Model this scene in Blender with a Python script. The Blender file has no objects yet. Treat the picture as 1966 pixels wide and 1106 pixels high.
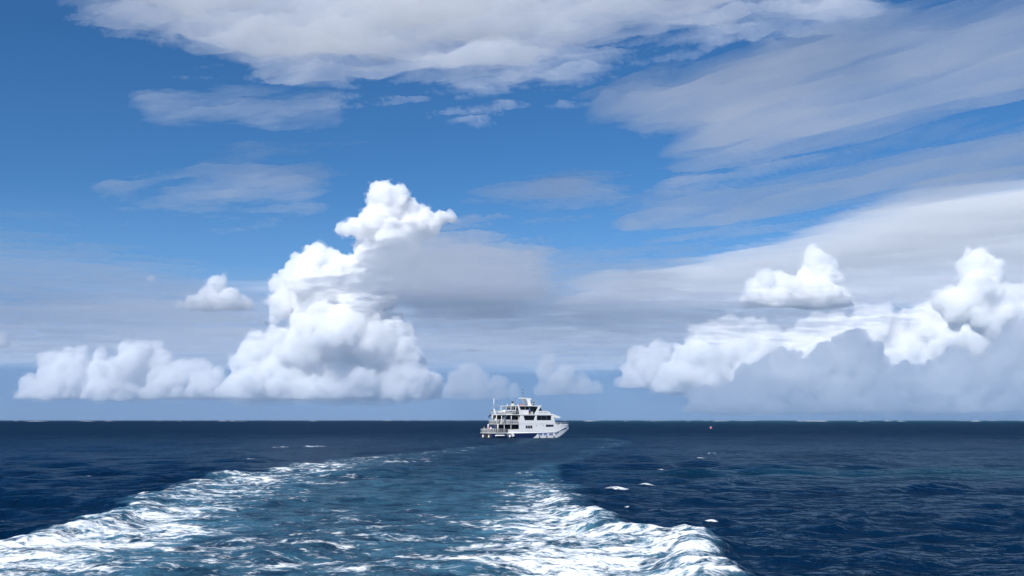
import bpy, bmesh, math, random
import numpy as np
from mathutils import Vector, noise

R = math.radians
sc = bpy.context.scene
C = sc.collection

# ------------------------------------------------------------------ camera, sky, sun, exposure
F = 1888.0                       # focal length in pixels of a 1966 px wide frame
PITCH = math.atan(253 / F)       # the horizon lies 253 px below the middle
EYE = 5.0                        # eye height above the water
cam = bpy.data.cameras.new('camera')
cam_ob = bpy.data.objects.new('camera', cam)
C.objects.link(cam_ob)
cam_ob.location = (0, 0, EYE)
cam_ob.rotation_euler = (R(90) + PITCH, 0, 0)
cam.sensor_width = 36
cam.lens = 36 * F / 1966
cam.clip_start = 0.5
cam.clip_end = 500000
sc.camera = cam_ob

SUN_EL, SUN_AZ = 43, -152
world = bpy.data.worlds.new('World')
sc.world = world
world.use_nodes = True
wn = world.node_tree
sky_tex = wn.nodes.new('ShaderNodeTexSky')
sky_tex.sky_type = 'NISHITA'
sky_tex.sun_disc = False
sky_tex.sun_elevation = R(SUN_EL)
sky_tex.sun_rotation = R(SUN_AZ)
sky_tex.altitude = 1500
sky_tex.air_density = 1.0
sky_tex.dust_density = 0.0
sky_tex.ozone_density = 6.0
vivid = wn.nodes.new('ShaderNodeHueSaturation')          # the camera's vivid rendering of a clear tropical sky
vivid.inputs['Saturation'].default_value = 1.19
wn.links.new(sky_tex.outputs[0], vivid.inputs['Color'])
wn.links.new(vivid.outputs[0], wn.nodes['Background'].inputs[0])
wn.nodes['Background'].inputs[1].default_value = 0.082
world.cycles.sampling_method = 'MANUAL'
world.cycles.sample_map_resolution = 512

sun = bpy.data.lights.new('sun', 'SUN')
sun.energy = 4.65
sun.angle = R(0.5)
sun.color = (1, .992, .978)
sun_ob = bpy.data.objects.new('sun', sun)
C.objects.link(sun_ob)
SUN_DIR = Vector((math.sin(R(SUN_AZ)) * math.cos(R(SUN_EL)), math.cos(R(SUN_AZ)) * math.cos(R(SUN_EL)), math.sin(R(SUN_EL))))
sun_ob.rotation_euler = SUN_DIR.to_track_quat('Z', 'Y').to_euler()

sc.view_settings.view_transform = 'Standard'
sc.view_settings.look = 'None'
sc.view_settings.exposure = 0.35
sc.view_settings.gamma = 1
cy = sc.cycles
cy.max_bounces = 18
cy.volume_bounces = 18
cy.diffuse_bounces = 3
cy.glossy_bounces = 3
cy.transmission_bounces = 4
cy.transparent_max_bounces = 96
cy.use_adaptive_sampling = True
cy.adaptive_threshold = 0.012
cy.use_denoising = True

# ------------------------------------------------------------------ helpers
def ray(px, py):
    x = (px - 983) / F; z = (553 - py) / F
    c, s = math.cos(PITCH), math.sin(PITCH)
    return x, c - z * s, s + z * c
def at(px, py, Y):               # the point at distance Y that this direction passes
    x, y, z = ray(px, py)
    return Vector((x / y * Y, Y, EYE + z / y * Y))
def on_sea(px, py):
    x, y, z = ray(px, py)
    t = -EYE / z
    return x * t, y * t

def tag(o, label=None, cat=None, group=None, kind=None):
    if label: o['label'] = label
    if cat: o['category'] = cat
    if group: o['group'] = group
    if kind: o['kind'] = kind
    return o

def sstep(a, b, x):
    t = np.clip((x - a) / (b - a), 0, 1)
    return t * t * (3 - 2 * t)

_rng = np.random.RandomState(7)
_perm = _rng.permutation(512).astype(np.int64)
_perm = np.concatenate([_perm, _perm])
_g3 = _rng.normal(size=(512, 3)); _g3 /= np.linalg.norm(_g3, axis=1)[:, None]
def perlin(x, y, z=None):
    if z is None: z = np.full_like(x, .37)
    xi, yi, zi = np.floor(x).astype(np.int64), np.floor(y).astype(np.int64), np.floor(z).astype(np.int64)
    xf, yf, zf = x - xi, y - yi, z - zi
    u, v, w = xf**3 * (xf * (xf * 6 - 15) + 10), yf**3 * (yf * (yf * 6 - 15) + 10), zf**3 * (zf * (zf * 6 - 15) + 10)
    r = 0
    for a in (0, 1):
        A = _perm[(xi + a) & 511]
        for b in (0, 1):
            B = _perm[(A + yi + b) & 511]
            for c in (0, 1):
                g = _g3[_perm[(B + zi + c) & 511]]
                d = g[:, 0] * (xf - a) + g[:, 1] * (yf - b) + g[:, 2] * (zf - c)
                r = r + d * (u if a else 1 - u) * (v if b else 1 - v) * (w if c else 1 - w)
    return r
def fbm(x, y, z=None, octs=5, rough=.5, lac=2.03):
    s, a, t, f = 0, 1, 0, 1
    for i in range(octs):
        s = s + a * perlin(x * f + i * 17.3, y * f - i * 9.1, None if z is None else z * f + i * 4.7)
        t += a; a *= rough; f *= lac
    return s / t * 1.7

class Nodes:
    def __init__(self, name):
        self.mat = bpy.data.materials.new(name)
        self.mat.use_nodes = True
        self.t = self.mat.node_tree
        self.t.nodes.clear()
        self.out = self.t.nodes.new('ShaderNodeOutputMaterial')
    def n(self, kind, props=None, **inp):
        nd = self.t.nodes.new('ShaderNode' + kind)
        for k, v in (props or {}).items(): setattr(nd, k, v)
        for k, v in inp.items():
            key = int(k[1:]) if k[0] == 'i' and k[1:].isdigit() else k.replace('_', ' ')
            self.set(nd.inputs[key], v)
        return nd
    def set(self, sock, v):
        if isinstance(v, bpy.types.NodeSocket): self.t.links.new(v, sock)
        elif isinstance(v, bpy.types.Node): self.t.links.new(v.outputs[0], sock)
        else: sock.default_value = v
    def math(self, op, a, b=0.0, c=0.0, clamp=False):
        nd = self.n('Math', dict(operation=op, use_clamp=clamp))
        self.set(nd.inputs[0], a); self.set(nd.inputs[1], b); self.set(nd.inputs[2], c)
        return nd.outputs[0]
    def mix(self, f, a, b):
        nd = self.n('Mix', dict(data_type='RGBA'))
        self.set(nd.inputs[0], f); self.set(nd.inputs[6], a); self.set(nd.inputs[7], b)
        return nd.outputs[2]
    def ramp(self, v, lo, hi):
        nd = self.n('MapRange', dict(interpolation_type='SMOOTHSTEP'))
        self.set(nd.inputs[0], v); nd.inputs[1].default_value = lo; nd.inputs[2].default_value = hi
        return nd.outputs[0]
    def noise(self, vec, scale, detail=4, rough=.55, dist=0.0):
        nd = self.n('TexNoise', None, Scale=scale, Detail=detail, Roughness=rough, Distortion=dist)
        self.set(nd.inputs['Vector'], vec)
        return nd.outputs[0]

def mesh_object(name, verts, faces, mat=None, parent=None, smooth=False):
    me = bpy.data.meshes.new(name)
    if isinstance(faces, np.ndarray):
        n = len(faces); k = faces.shape[1]
        me.vertices.add(len(verts)); me.vertices.foreach_set('co', np.asarray(verts, 'f').ravel())
        me.loops.add(n * k); me.loops.foreach_set('vertex_index', faces.astype('i').ravel())
        me.polygons.add(n); me.polygons.foreach_set('loop_start', np.arange(0, n * k, k, dtype='i'))
        me.update(calc_edges=True)
    else:
        me.from_pydata(verts, [], faces)
    if smooth: me.polygons.foreach_set('use_smooth', np.ones(len(me.polygons), bool))
    if mat: me.materials.append(mat)
    o = bpy.data.objects.new(name, me)
    C.objects.link(o)
    if parent: o.parent = parent
    return o

# ------------------------------------------------------------------ water material
def water_material():
    N = Nodes('sea_water')
    pos = N.n('NewGeometry').outputs['Position']
    foam_a = N.n('Attribute', dict(attribute_name='foam')).outputs['Fac']
    milk_a = N.n('Attribute', dict(attribute_name='milk')).outputs['Fac']
    far_a = N.n('Attribute', dict(attribute_name='far')).outputs['Fac']
    shoal_a = N.n('Attribute', dict(attribute_name='shoal')).outputs['Fac']
    # foam: patches, streaks and lace
    warp = N.n('TexNoise', None, Scale=.55, Detail=3.0, Roughness=.5); N.set(warp.inputs['Vector'], pos)
    wv = N.n('VectorMath', dict(operation='MULTIPLY_ADD'))
    N.set(wv.inputs[0], warp.outputs['Color']); wv.inputs[1].default_value = (1.6, 1.6, 0); N.set(wv.inputs[2], pos)
    stretch = N.n('VectorMath', dict(operation='MULTIPLY')); N.set(stretch.inputs[0], wv.outputs[0]); stretch.inputs[1].default_value = (.62, 1.0, 1)
    n1 = N.noise(stretch.outputs[0], .42, 7, .62, .4)
    n2 = N.noise(stretch.outputs[0], 2.1, 6, .68, .3)
    lace = N.n('TexVoronoi', dict(feature='DISTANCE_TO_EDGE'), Scale=1.15); N.set(lace.inputs['Vector'], wv.outputs[0])
    lace2 = N.n('TexVoronoi', dict(feature='DISTANCE_TO_EDGE'), Scale=3.3); N.set(lace2.inputs['Vector'], wv.outputs[0])
    v = N.math('MULTIPLY_ADD', N.math('SUBTRACT', n1, .5), 1.7, foam_a)
    v = N.math('MULTIPLY_ADD', N.math('SUBTRACT', n2, .5), 1.7, v)
    v = N.math('MULTIPLY_ADD', lace.outputs[0], -.55, v)
    v = N.math('MULTIPLY_ADD', lace2.outputs[0], -.35, v)
    gate = N.ramp(foam_a, .02, .18)
    foam = N.math('MULTIPLY', N.ramp(v, .34, .82), gate)
    # water colour
    big = N.noise(pos, .018, 3, .5)
    deep = N.mix(N.ramp(big, .35, .7), (.0008, .011, .034, 1), (.001, .014, .040, 1))
    mn = N.noise(stretch.outputs[0], .9, 5, .6)
    milk = N.math('MULTIPLY', milk_a, N.ramp(mn, .2, .75))
    colour = N.mix(milk, deep, (.06, .165, .235, 1))
    colour = N.mix(shoal_a, colour, (.014, .085, .12, 1))
    # small ripples below the size of the mesh
    b0 = N.noise(pos, .22, 3, .5)
    b1 = N.noise(pos, 1.1, 4, .55, .2)
    b2 = N.noise(pos, 5.0, 4, .6)
    h = N.math('MULTIPLY_ADD', b1, .34, N.math('MULTIPLY', b0, .85))
    h = N.math('MULTIPLY_ADD', b2, .035, h)
    bump = N.n('Bump', None, Strength=1.0, Distance=1.0); N.set(bump.inputs['Height'], h)
    fh = N.math('MULTIPLY_ADD', foam, .07, N.math('MULTIPLY', h, .35))
    fbump = N.n('Bump', None, Strength=.8, Distance=1.0); N.set(fbump.inputs['Height'], fh)
    body = N.n('BsdfDiffuse'); N.set(body.inputs['Color'], colour); N.set(body.inputs['Normal'], bump.outputs[0])
    gl = N.n('BsdfGlossy', None, Color=(.62, .84, 1, 1)); N.set(gl.inputs['Roughness'], N.math('MULTIPLY_ADD', far_a, .22, .12)); N.set(gl.inputs['Normal'], bump.outputs[0])
    fr = N.n('Fresnel', None, IOR=1.33); N.set(fr.inputs['Normal'], bump.outputs[0])
    wat = N.n('MixShader'); 
    cat = N.n('VectorMath', dict(operation='MULTIPLY')); N.set(cat.inputs[0], pos); cat.inputs[1].default_value = (1.0, .45, 1)
    paws = N.math('MULTIPLY_ADD', N.math('SUBTRACT', N.noise(cat.outputs[0], .06, 9, .72), .5), 2.6, 1.0, True)   # wind ruffled patches
    paws = N.math('MULTIPLY_ADD', paws, 1.1, .1)
    k = N.math('MULTIPLY', N.math('MULTIPLY', N.math('POWER', fr, 2.0), .50), N.math('MULTIPLY_ADD', far_a, -.66, 1.0))
    N.set(wat.inputs[0], N.math('MULTIPLY', k, paws)); N.set(wat.inputs[1], body); N.set(wat.inputs[2], gl)
    fo = N.n('BsdfPrincipled', None, Roughness=.85)
    fo.inputs['Specular IOR Level'].default_value = .1
    N.set(fo.inputs['Base Color'], N.mix(N.ramp(n2, .3, .6), (.70, .76, .80, 1), (.86, .88, .88, 1)))
    N.set(fo.inputs['Normal'], fbump.outputs[0])
    ms = N.n('MixShader'); N.set(ms.inputs[0], foam); N.set(ms.inputs[1], wat); N.set(ms.inputs[2], fo)
    N.set(N.out.inputs['Surface'], ms)
    return N.mat
WATER = water_material()

# ------------------------------------------------------------------ sea surface
def curve(pts):                                   # outline given as directions, kept as X over Y on the water
    w = sorted((on_sea(a, b)[::-1] for a, b in pts))
    Y = np.array([p[0] for p in w]); X = np.array([p[1] for p in w])
    return lambda y: np.interp(y, Y, X)
left_out = curve([(-700, 1110), (-260, 1060), (0, 1035), (120, 1018), (240, 968), (330, 934), (400, 918), (520, 897), (640, 882), (760, 871), (900, 858), (990, 848)])
left_in = curve([(470, 1110), (480, 1060), (500, 1030), (560, 980), (650, 938), (750, 908), (860, 882), (960, 860), (1030, 848)])
right_in = curve([(800, 1110), (850, 1075), (880, 1040), (900, 1000), (915, 960), (950, 925), (1000, 905), (1080, 885), (1130, 862), (1170, 850)])
right_out = curve([(1400, 1110), (1392, 1075), (1380, 1040), (1300, 1030), (1225, 1015), (1165, 990), (1125, 950), (1098, 920), (1085, 900), (1140, 876), (1200, 860), (1230, 848)])

WHITECAPS = [  # px, py, half width px, strength
    (540, 859, 13, 1.0), (603, 858, 22, 1.0), (478, 882, 8, .9), (137, 947, 9, 1.0), (258, 951, 22, 1.1), (176, 918, 7, .6),
    (1347, 880, 13, 1.0), (1373, 870, 8, .9), (1243, 906, 9, .9), (1188, 944, 26, 1.1), (1246, 932, 20, 1.0), (1250, 977, 18, .7),
    (1213, 972, 14, .7), (1655, 894, 6, .6), (1270, 898, 8, .6), (1522, 985, 6, .5), (1372, 1010, 14, .8), (1300, 1000, 16, .7),
    (1215, 865, 6, .6), (700, 846, 30, .5), (820, 846, 30, .45), (1600, 978, 10, .4), (215, 1010, 14, .8), (190, 988, 9, .6)]

def build_sea():
    a0, a1 = math.atan(EYE / 22), math.atan(EYE / 700)
    near = np.array([.3, 6, 12, 17, 20])
    fine = EYE / np.tan(np.linspace(a0, a1, 490))
    far = np.geomspace(730, 90000, 46)
    r = np.concatenate([near, fine, far])
    th = np.concatenate([np.linspace(-180, -38, 40, endpoint=False), np.linspace(-38, -31, 60, endpoint=False), np.linspace(-31, 31, 940, endpoint=False),
                         np.linspace(31, 38, 60, endpoint=False), np.linspace(38, 180, 40, endpoint=False)])
    th = np.radians(th)
    nr, nt = len(r), len(th)
    RR, TT = np.meshgrid(r, th, indexing='ij')
    x = (RR * np.sin(TT)).ravel(); y = (RR * np.cos(TT)).ravel(); rr = RR.ravel(); tt = TT.ravel()
    dr = np.repeat(np.gradient(r), nt)
    inview = sstep(R(44), R(33), np.abs(tt))
    near_i = np.nonzero((inview > 0) & (y > 6) & (y < 330))[0]
    def local(freq, freq_y=None, ox=0.0, **kw):            # noise where the wake and the whitecaps are, nothing elsewhere
        out = np.zeros_like(x)
        out[near_i] = fbm(x[near_i] * freq + ox, y[near_i] * (freq_y or freq), **kw)
        return out
    # wake fields
    L0, L1, R0, R1 = left_out(y), left_in(y), right_in(y), right_out(y)
    wob = local(.22, octs=5, rough=.62) * (.8 + y * .018)
    xl = x + wob
    soft = .25 + y * .012
    wake_far = on_sea(983, 846)[1]
    dist_fade = 1 - sstep(60, wake_far, y)
    inl = sstep(-.6, 1.3, (xl - L0) / soft) * (1 - sstep(.40, 1.25, (xl - L0) / np.maximum(L1 - L0, .5)))
    inr = (1 - sstep(-1.7, .5, (xl - R1) / soft)) * sstep(-.35, .5, (xl - R0) / np.maximum(R1 - R0, .5))
    mid = sstep(0, 1, (xl - L0) / soft) * (1 - sstep(-1, 0, (xl - R1) / soft))
    infront = sstep(8, 14, y) * (y < wake_far * 1.15)
    near_w = 1 - sstep(33, 62, y)
    foam = (inl * (.58 + .22 * near_w) * (.45 + .55 * (1 - sstep(70, 170, y))) + inr * (.58 + .22 * near_w) * (.40 + .60 * (1 - sstep(62, 110, y))))
    foam = np.maximum(foam, mid * .45 * (1 - sstep(34, 75, y)))
    cen = np.exp(-((x - on_sea(680, 1090)[0]) / 1.5)**2 - ((y - 34) / 3.2)**2)
    foam = np.maximum(foam, cen * .62)
    foam *= infront
    milk = mid * infront * (.10 + .90 * (1 - sstep(36, 150, y)) + .25 * (inl + inr)) * np.clip(.58 + .6 * local(.12, .05, octs=4) + .35 * (inl + inr), .1, .9)
    # wave sum
    rng = np.random.RandomState(11)
    NW = 150
    lam = np.exp(rng.uniform(math.log(.35), math.log(26), NW))
    wind = R(18)                                       # seas run towards the camera's right hand
    ang = wind + rng.normal(0, .55, NW) * np.where(lam < 3, 1.25, .8)
    s = np.where(lam < 5, .036, .036 * (5 / lam)**.75)
    calm = 1 - .55 * milk
    z = np.zeros_like(x); dx = np.zeros_like(x); dy = np.zeros_like(x)
    for l, a, st, ph in zip(lam, ang, s, rng.uniform(0, 6.283, NW)):
        f = sstep(2.0, 4.5, l / dr)
        idx = np.nonzero((f > .001) & (inview > .001))[0]
        if not len(idx): continue
        k = 6.28318 / l; amp = st * l / 6.28318
        kx, ky = math.sin(a), -math.cos(a)
        p = k * (kx * x[idx] + ky * y[idx]) + ph
        w = f[idx] * inview[idx] * (calm[idx] if l < 6 else 1)
        z[idx] += amp * w * np.cos(p)
        q = .85 * amp * w * np.sin(p)
        dx[idx] -= q * kx; dy[idx] -= q * ky
    gust = .75 + .5 * local(.012, octs=3)
    z *= np.clip(gust, .5, 1.25)
    # the wake's own swell: steep shoulders along the outer edges and churned water inside
    turb = local(.55, octs=5, rough=.58)
    rid = 1 - np.abs(local(.32, ox=5, octs=4, rough=.5))
    fade_r = 1 - sstep(36, 95, y)
    wr = .7 + y * .012
    z += infront * inview * fade_r * .42 * np.exp(-((xl - R1 + wr) / wr)**2) * (.6 + .8 * rid)
    z += infront * inview * (1 - sstep(40, 120, y)) * .30 * np.exp(-((xl - L0 - wr) / wr)**2) * (.6 + .8 * rid)
    z += inview * infront * np.clip(foam, 0, 1) * .30 * turb * (1 - sstep(45, 140, y))
    # whitecaps: short breaking crests
    rag = local(1.5, octs=3)
    wr_ = random.Random(5)
    for px, py, hw, st in WHITECAPS:
        cx, cyy = on_sea(px, py)
        sx = hw * cyy / F; sy = max(.3, sx * .4, .8 * cyy * cyy / EYE * .00036)
        for k in range(5):
            ox, oy, q = wr_.uniform(-.9, .9) * sx, wr_.uniform(-.6, .6) * sy, wr_.uniform(.35, .75)
            if k == 0: ox = oy = 0; q = .8
            g = np.exp(-((x - cx - ox + .3 * (y - cyy)) / (sx * q))**2 - ((y - cyy - oy) / (sy * q * 1.2))**2)
            z += .22 * st * g * min(.45, sx * .3)
            foam = np.maximum(foam, np.clip(st * g * (.92 + .7 * rag), 0, .95))
    # flecks on the steepest crests of the open sea
    crest = sstep(.36, .55, z) * (rr < 200) * sstep(.1, .5, local(.05, ox=3, octs=2))
    foam = np.maximum(foam, crest * .38)
    shoal = sstep(420, 3000, y) * sstep(-.05, .35, x / np.maximum(y, 1) + .15 * np.sin(x * .0021 + 1.3 * np.sin(y * .0009))) * .45
    g1 = np.exp(-((x - 45) / 30)**2 - ((y - 95) / 9)**2) * .28
    shoal = np.maximum(shoal, g1)
    co = np.stack([x + dx, y + dy, z], 1)
    co[:nt, 2] = 0
    i = np.arange(nr - 1)[:, None] * nt; j = np.arange(nt)[None]; j2 = (j + 1) % nt
    faces = np.stack([i + j, i + j2, i + nt + j2, i + nt + j], -1).reshape(-1, 4)
    # the surface is cut where the wake begins, so that wake and open sea are separate things
    wk = (mid * infront > .06) | (inl * infront > .06) | (inr * infront > .06)
    fw = wk[faces].all(1)
    def piece(name, sel):
        fs = faces[sel]
        used, inv = np.unique(fs, return_inverse=True)
        o = mesh_object(name, co[used], inv.reshape(fs.shape), WATER, smooth=True)
        for nm, arr in (('foam', foam), ('milk', milk), ('shoal', shoal), ('far', sstep(60, 420, rr))):
            at_ = o.data.attributes.new(nm, 'FLOAT', 'POINT')
            at_.data.foreach_set('value', arr[used].astype('f'))
        return o
    sea = piece('sea', ~fw)
    tag(sea, 'deep blue open sea with short choppy waves and scattered whitecaps', 'sea', kind='structure')
    wake = piece('boat_wake', fw)
    tag(wake, 'white foaming wake spreading towards the viewer in two bright bands', 'wake', kind='stuff')
build_sea()

# ------------------------------------------------------------------ clouds
def cloud_material(name, dens, g=0.0, col=(.996, .996, .997)):
    N = Nodes(name)
    vs = N.n('VolumeScatter', None, Density=dens, Anisotropy=g)
    vs.inputs['Color'].default_value = (*col, 1)
    ab = N.n('VolumeAbsorption', None, Density=dens)
    ab.inputs['Color'].default_value = (*col, 1)
    add = N.n('AddShader', None, i0=vs, i1=ab)
    N.set(N.out.inputs['Volume'], add if min(col) < .99 else vs)
    return N.mat

ICO = []
for _lv in (1, 2):
    _bm = bmesh.new(); bmesh.ops.create_icosphere(_bm, subdivisions=_lv, radius=1)
    ICO.append((np.array([v.co[:] for v in _bm.verts]), np.array([[v.index for v in f.verts] for f in _bm.faces]))); _bm.free()

def cumulus(label, blobs, Y, dens=.011, vox=24, seed=1, base=None, flat=.2, levels=(9, 7, 5), rag=4.4, up=.35, g=0.0, depth=.6, fringe=False):
    """Heaped cloud: lobes (direction and size as seen from the boat) budded into smaller and smaller domes, merged into one skin."""
    rnd = random.Random(seed); k = Y / F
    sph = []
    if base is not None:                                  # fill out the level base
        blobs = blobs + [b for px, py, r in blobs if py + r * 1.15 > base - 22 for b in
                         ((px, base - .3 * r, r * .95), (px - .75 * r, base - .25 * r, r * .6), (px + .75 * r, base - .25 * r, r * .6))]
    for px, py, r in blobs:
        rr = r * k
        c = at(px, py, Y + rnd.uniform(-depth, depth) * rr)
        sph.append((c, rr)); cur = [(c, rr)]
        for n in levels:
            nx = []
            for c0, r0 in cur:
                for i in range(n):
                    v = Vector((rnd.gauss(0, 1), rnd.gauss(-.25, 1), rnd.gauss(up, 1))).normalized()
                    r1 = r0 * rnd.uniform(.26, .52)
                    if r1 < vox: continue
                    nx.append((c0 + v * r0 * rnd.uniform(.78, .98), r1))
            sph += nx; cur = nx
    Cc = np.array([c[:] for c, r in sph]); Rr = np.array([r for c, r in sph])
    P, FF, off = [], [], 0
    for (iv, jf), sel in ((ICO[1], Rr >= vox * 4), (ICO[0], Rr < vox * 4)):
        cc, rr_ = Cc[sel], Rr[sel]
        P.append((cc[:, None] + iv[None] * rr_[:, None, None]).reshape(-1, 3))
        FF.append((jf[None] + np.arange(len(cc))[:, None, None] * len(iv)).reshape(-1, 3) + off); off += len(P[-1])
    P, FF = np.concatenate(P), np.concatenate(FF)
    def merged(name, v):
        o = mesh_object(name, P, FF)
        m = o.modifiers.new('union', 'REMESH'); m.mode = 'VOXEL'; m.voxel_size = v
        me = bpy.data.meshes.new_from_object(o.evaluated_get(bpy.context.evaluated_depsgraph_get()))
        old = o.data; o.modifiers.clear(); o.data = me; bpy.data.meshes.remove(old)
        n = len(me.vertices); p = np.empty(n * 3, 'f'); me.vertices.foreach_get('co', p)
        nn = np.empty(n * 3, 'f'); me.vertices.foreach_get('normal', nn)
        return o, me, p.reshape(-1, 3).astype('d'), nn.reshape(-1, 3)
    o, me, p, nn = merged('cumulus_cloud', vox)
    q = p / (vox * 16)
    d = fbm(q[:, 0], q[:, 1], q[:, 2], octs=5, rough=.62) * vox * rag
    p += nn * d[:, None]
    if fringe:                                            # thin torn mist round the dense heart
        w, wm, wp, wnn = merged('mist_fringe', vox * 1.7)
        q = wp / (vox * 9)
        d = fbm(q[:, 0], q[:, 1], q[:, 2] * 1.4, octs=5, rough=.7) * vox * 13 + vox * .3
        wp += wnn * np.clip(d, -vox * 3, vox * 8)[:, None] * np.array([1.25, 1, .8])
        if base is not None:
            zb = at(983, base, Y).z
            wp[:, 2] = np.where(wp[:, 2] < zb, zb + (wp[:, 2] - zb) * .5, wp[:, 2])
        wm.vertices.foreach_set('co', wp.astype('f').ravel()); wm.update()
        wm.materials.clear(); wm.materials.append(cloud_material('cloud_mist', dens * .16, 0.0))
        w.parent = o
    if base is not None:
        zb = at(983, base, Y).z + 110 * fbm(p[:, 0] / 1100, p[:, 1] / 1100, octs=4)
        p[:, 2] = np.where(p[:, 2] < zb, zb + (p[:, 2] - zb) * flat, p[:, 2])
    me.vertices.foreach_set('co', p.astype('f').ravel()); me.update()
    me.materials.clear(); me.materials.append(cloud_material('cloud_droplets', dens, g))
    tag(o, label, 'cloud')
    return o

def bank(outline, base, r=(17, 29), step=21, seed=0, fill=.95):
    """Lobes that fill the space between a crown line and a base."""
    rnd = random.Random(seed); out = []
    xs = [p[0] for p in outline]; ys = [p[1] for p in outline]
    px = xs[0]
    while px < xs[-1]:
        top = float(np.interp(px, xs, ys))
        py = top + rnd.uniform(.6, .9) * r[0]; rr = rnd.uniform(*r) * .8
        while py < base - 4:
            out.append((px + rnd.uniform(-8, 8), py, min(rr, py - top + 6, base - py + r[1] * .6)))
            rr = rnd.uniform(*r) * 1.15; py += rr * fill
        px += step * rnd.uniform(.7, 1.25)
    return out

def poly_sd(px, py, poly):
    """Signed distance, positive inside."""
    P = np.array(poly, float); n = len(P)
    d = np.full(px.shape, 1e9); ins = np.zeros(px.shape, bool)
    for i in range(n):
        a, b = P[i], P[(i + 1) % n]
        e = b - a; wx, wy = px - a[0], py - a[1]
        t = np.clip((wx * e[0] + wy * e[1]) / (e @ e), 0, 1)
        d = np.minimum(d, np.hypot(wx - e[0] * t, wy - e[1] * t))
        c = ((a[1] > py) != (b[1] > py)) & (px < (b[0] - a[0]) * (py - a[1]) / (b[1] - a[1] + 1e-9) + a[0])
        ins ^= c
    return np.where(ins, d, -d)

def sheet(label, poly, alt, thick, dens, feather=40, amp=.8, scale=1500, aniso=(1, 1), turn=0, step=5, bias=0.0, rough=.55, g=.3, seed=0, name='stratus_cloud', col=(.997, .997, .998), bumpy=.25, octs=6):
    """Layer cloud at one altitude: thickness runs out to nothing at a ragged edge."""
    P = np.array(poly, float)
    x0, x1 = P[:, 0].min() - feather * 1.5, P[:, 0].max() + feather * 1.5
    y0, y1 = P[:, 1].min() - feather * 1.5, min(P[:, 1].max() + feather * 1.5, 790)
    nx, ny = int((x1 - x0) / step) + 2, int((y1 - y0) / step * 1.25) + 2
    GX, GY = np.meshgrid(np.linspace(x0, x1, nx), np.linspace(y0, y1, ny))
    gx, gy = GX.ravel(), GY.ravel()
    c, s = math.cos(PITCH), math.sin(PITCH)
    X = (gx - 983) / F; Z = (553 - gy) / F
    fy, fz = c - Z * s, s + Z * c
    t = (alt - EYE) / fz
    wx, wy = X * t, fy * t
    ct, st = math.cos(R(turn)), math.sin(R(turn))
    u, v = (wx * ct + wy * st) / scale / aniso[0] + seed * 3.7, (-wx * st + wy * ct) / scale / aniso[1]
    ww = fbm(u * .7 + 9, v * .7, octs=3)
    nz = fbm(u + .6 * ww, v - .5 * ww, octs=octs, rough=rough)
    sd = poly_sd(gx, gy, poly) / feather
    m = np.clip(sd * .5 + .5, -.6, 1)
    h = np.clip(m + nz * amp - .35 + bias, 0, 1.3)
    edge = (GX == GX.min()) | (GX == GX.max()) | (GY == GY.min()) | (GY == GY.max())
    h[edge.ravel()] = 0
    h = h**1.15
    T = thick * h
    und = fbm(u * 2.1 + 4, v * 2.1, octs=4, rough=.6) * thick * bumpy * np.clip(h * 3, 0, 1)
    n = len(gx)
    top = np.stack([wx, wy, alt + T * .6 + und], 1); bot = np.stack([wx, wy, alt - T * .4 + und], 1)
    i = np.arange(ny - 1)[:, None] * nx + np.arange(nx - 1)[None]
    f = np.stack([i, i + 1, i + nx + 1, i + nx], -1).reshape(-1, 4)
    ok = (h[f] > 0).any(1); f = f[ok]
    bi = np.where(h > 0, np.arange(n) + n, np.arange(n))
    faces = np.concatenate([f, bi[f][:, ::-1]])
    V = np.concatenate([top, bot])
    used, inv = np.unique(faces, return_inverse=True)
    o = mesh_object(name, V[used], inv.reshape(faces.shape), cloud_material('cloud_veil', dens, g, col), smooth=True)
    tag(o, label, 'cloud')
    return o

def haze_ring(label, r0, r1, top, dens, col):
    """A bank of hazy air lying on the water all round the horizon, thickest low down."""
    prof = [(r0, -3), (r0 + (r1 - r0) * .25, top * .42), (r0 + (r1 - r0) * .42, top * .85), ((r0 + r1) / 2, top), (r0 + (r1 - r0) * .58, top * .85), (r0 + (r1 - r0) * .75, top * .42), (r1, -3)]
    n, k = 180, len(prof)
    V = [(r * math.sin(2 * math.pi * i / n), r * math.cos(2 * math.pi * i / n), z) for i in range(n) for r, z in prof]
    Fs = np.array([[i * k + j, i * k + (j + 1) % k, (i + 1) % n * k + (j + 1) % k, (i + 1) % n * k + j] for i in range(n) for j in range(k)])
    o = mesh_object('horizon_haze', V, Fs, cloud_material('hazy_air', dens, 0.0, col))
    bm = bmesh.new(); bm.from_mesh(o.data); bmesh.ops.recalc_face_normals(bm, faces=bm.faces); bm.to_mesh(o.data); bm.free()
    return tag(o, label, 'haze', kind='stuff')
haze_ring('blue grey hazy air low over the sea beneath the clouds', 9000, 14000, 1100, 1.1e-4, (.60, .77, .96))
haze_ring('pale blue hazy air close above the water below the cloud bases', 3500, 7000, 1150, 1.5e-4, (.46, .68, .96))
haze_ring('blue grey hazy air along the far horizon behind the clouds', 45000, 80000, 9500, 2.2e-4, (.36, .57, .76))

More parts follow.
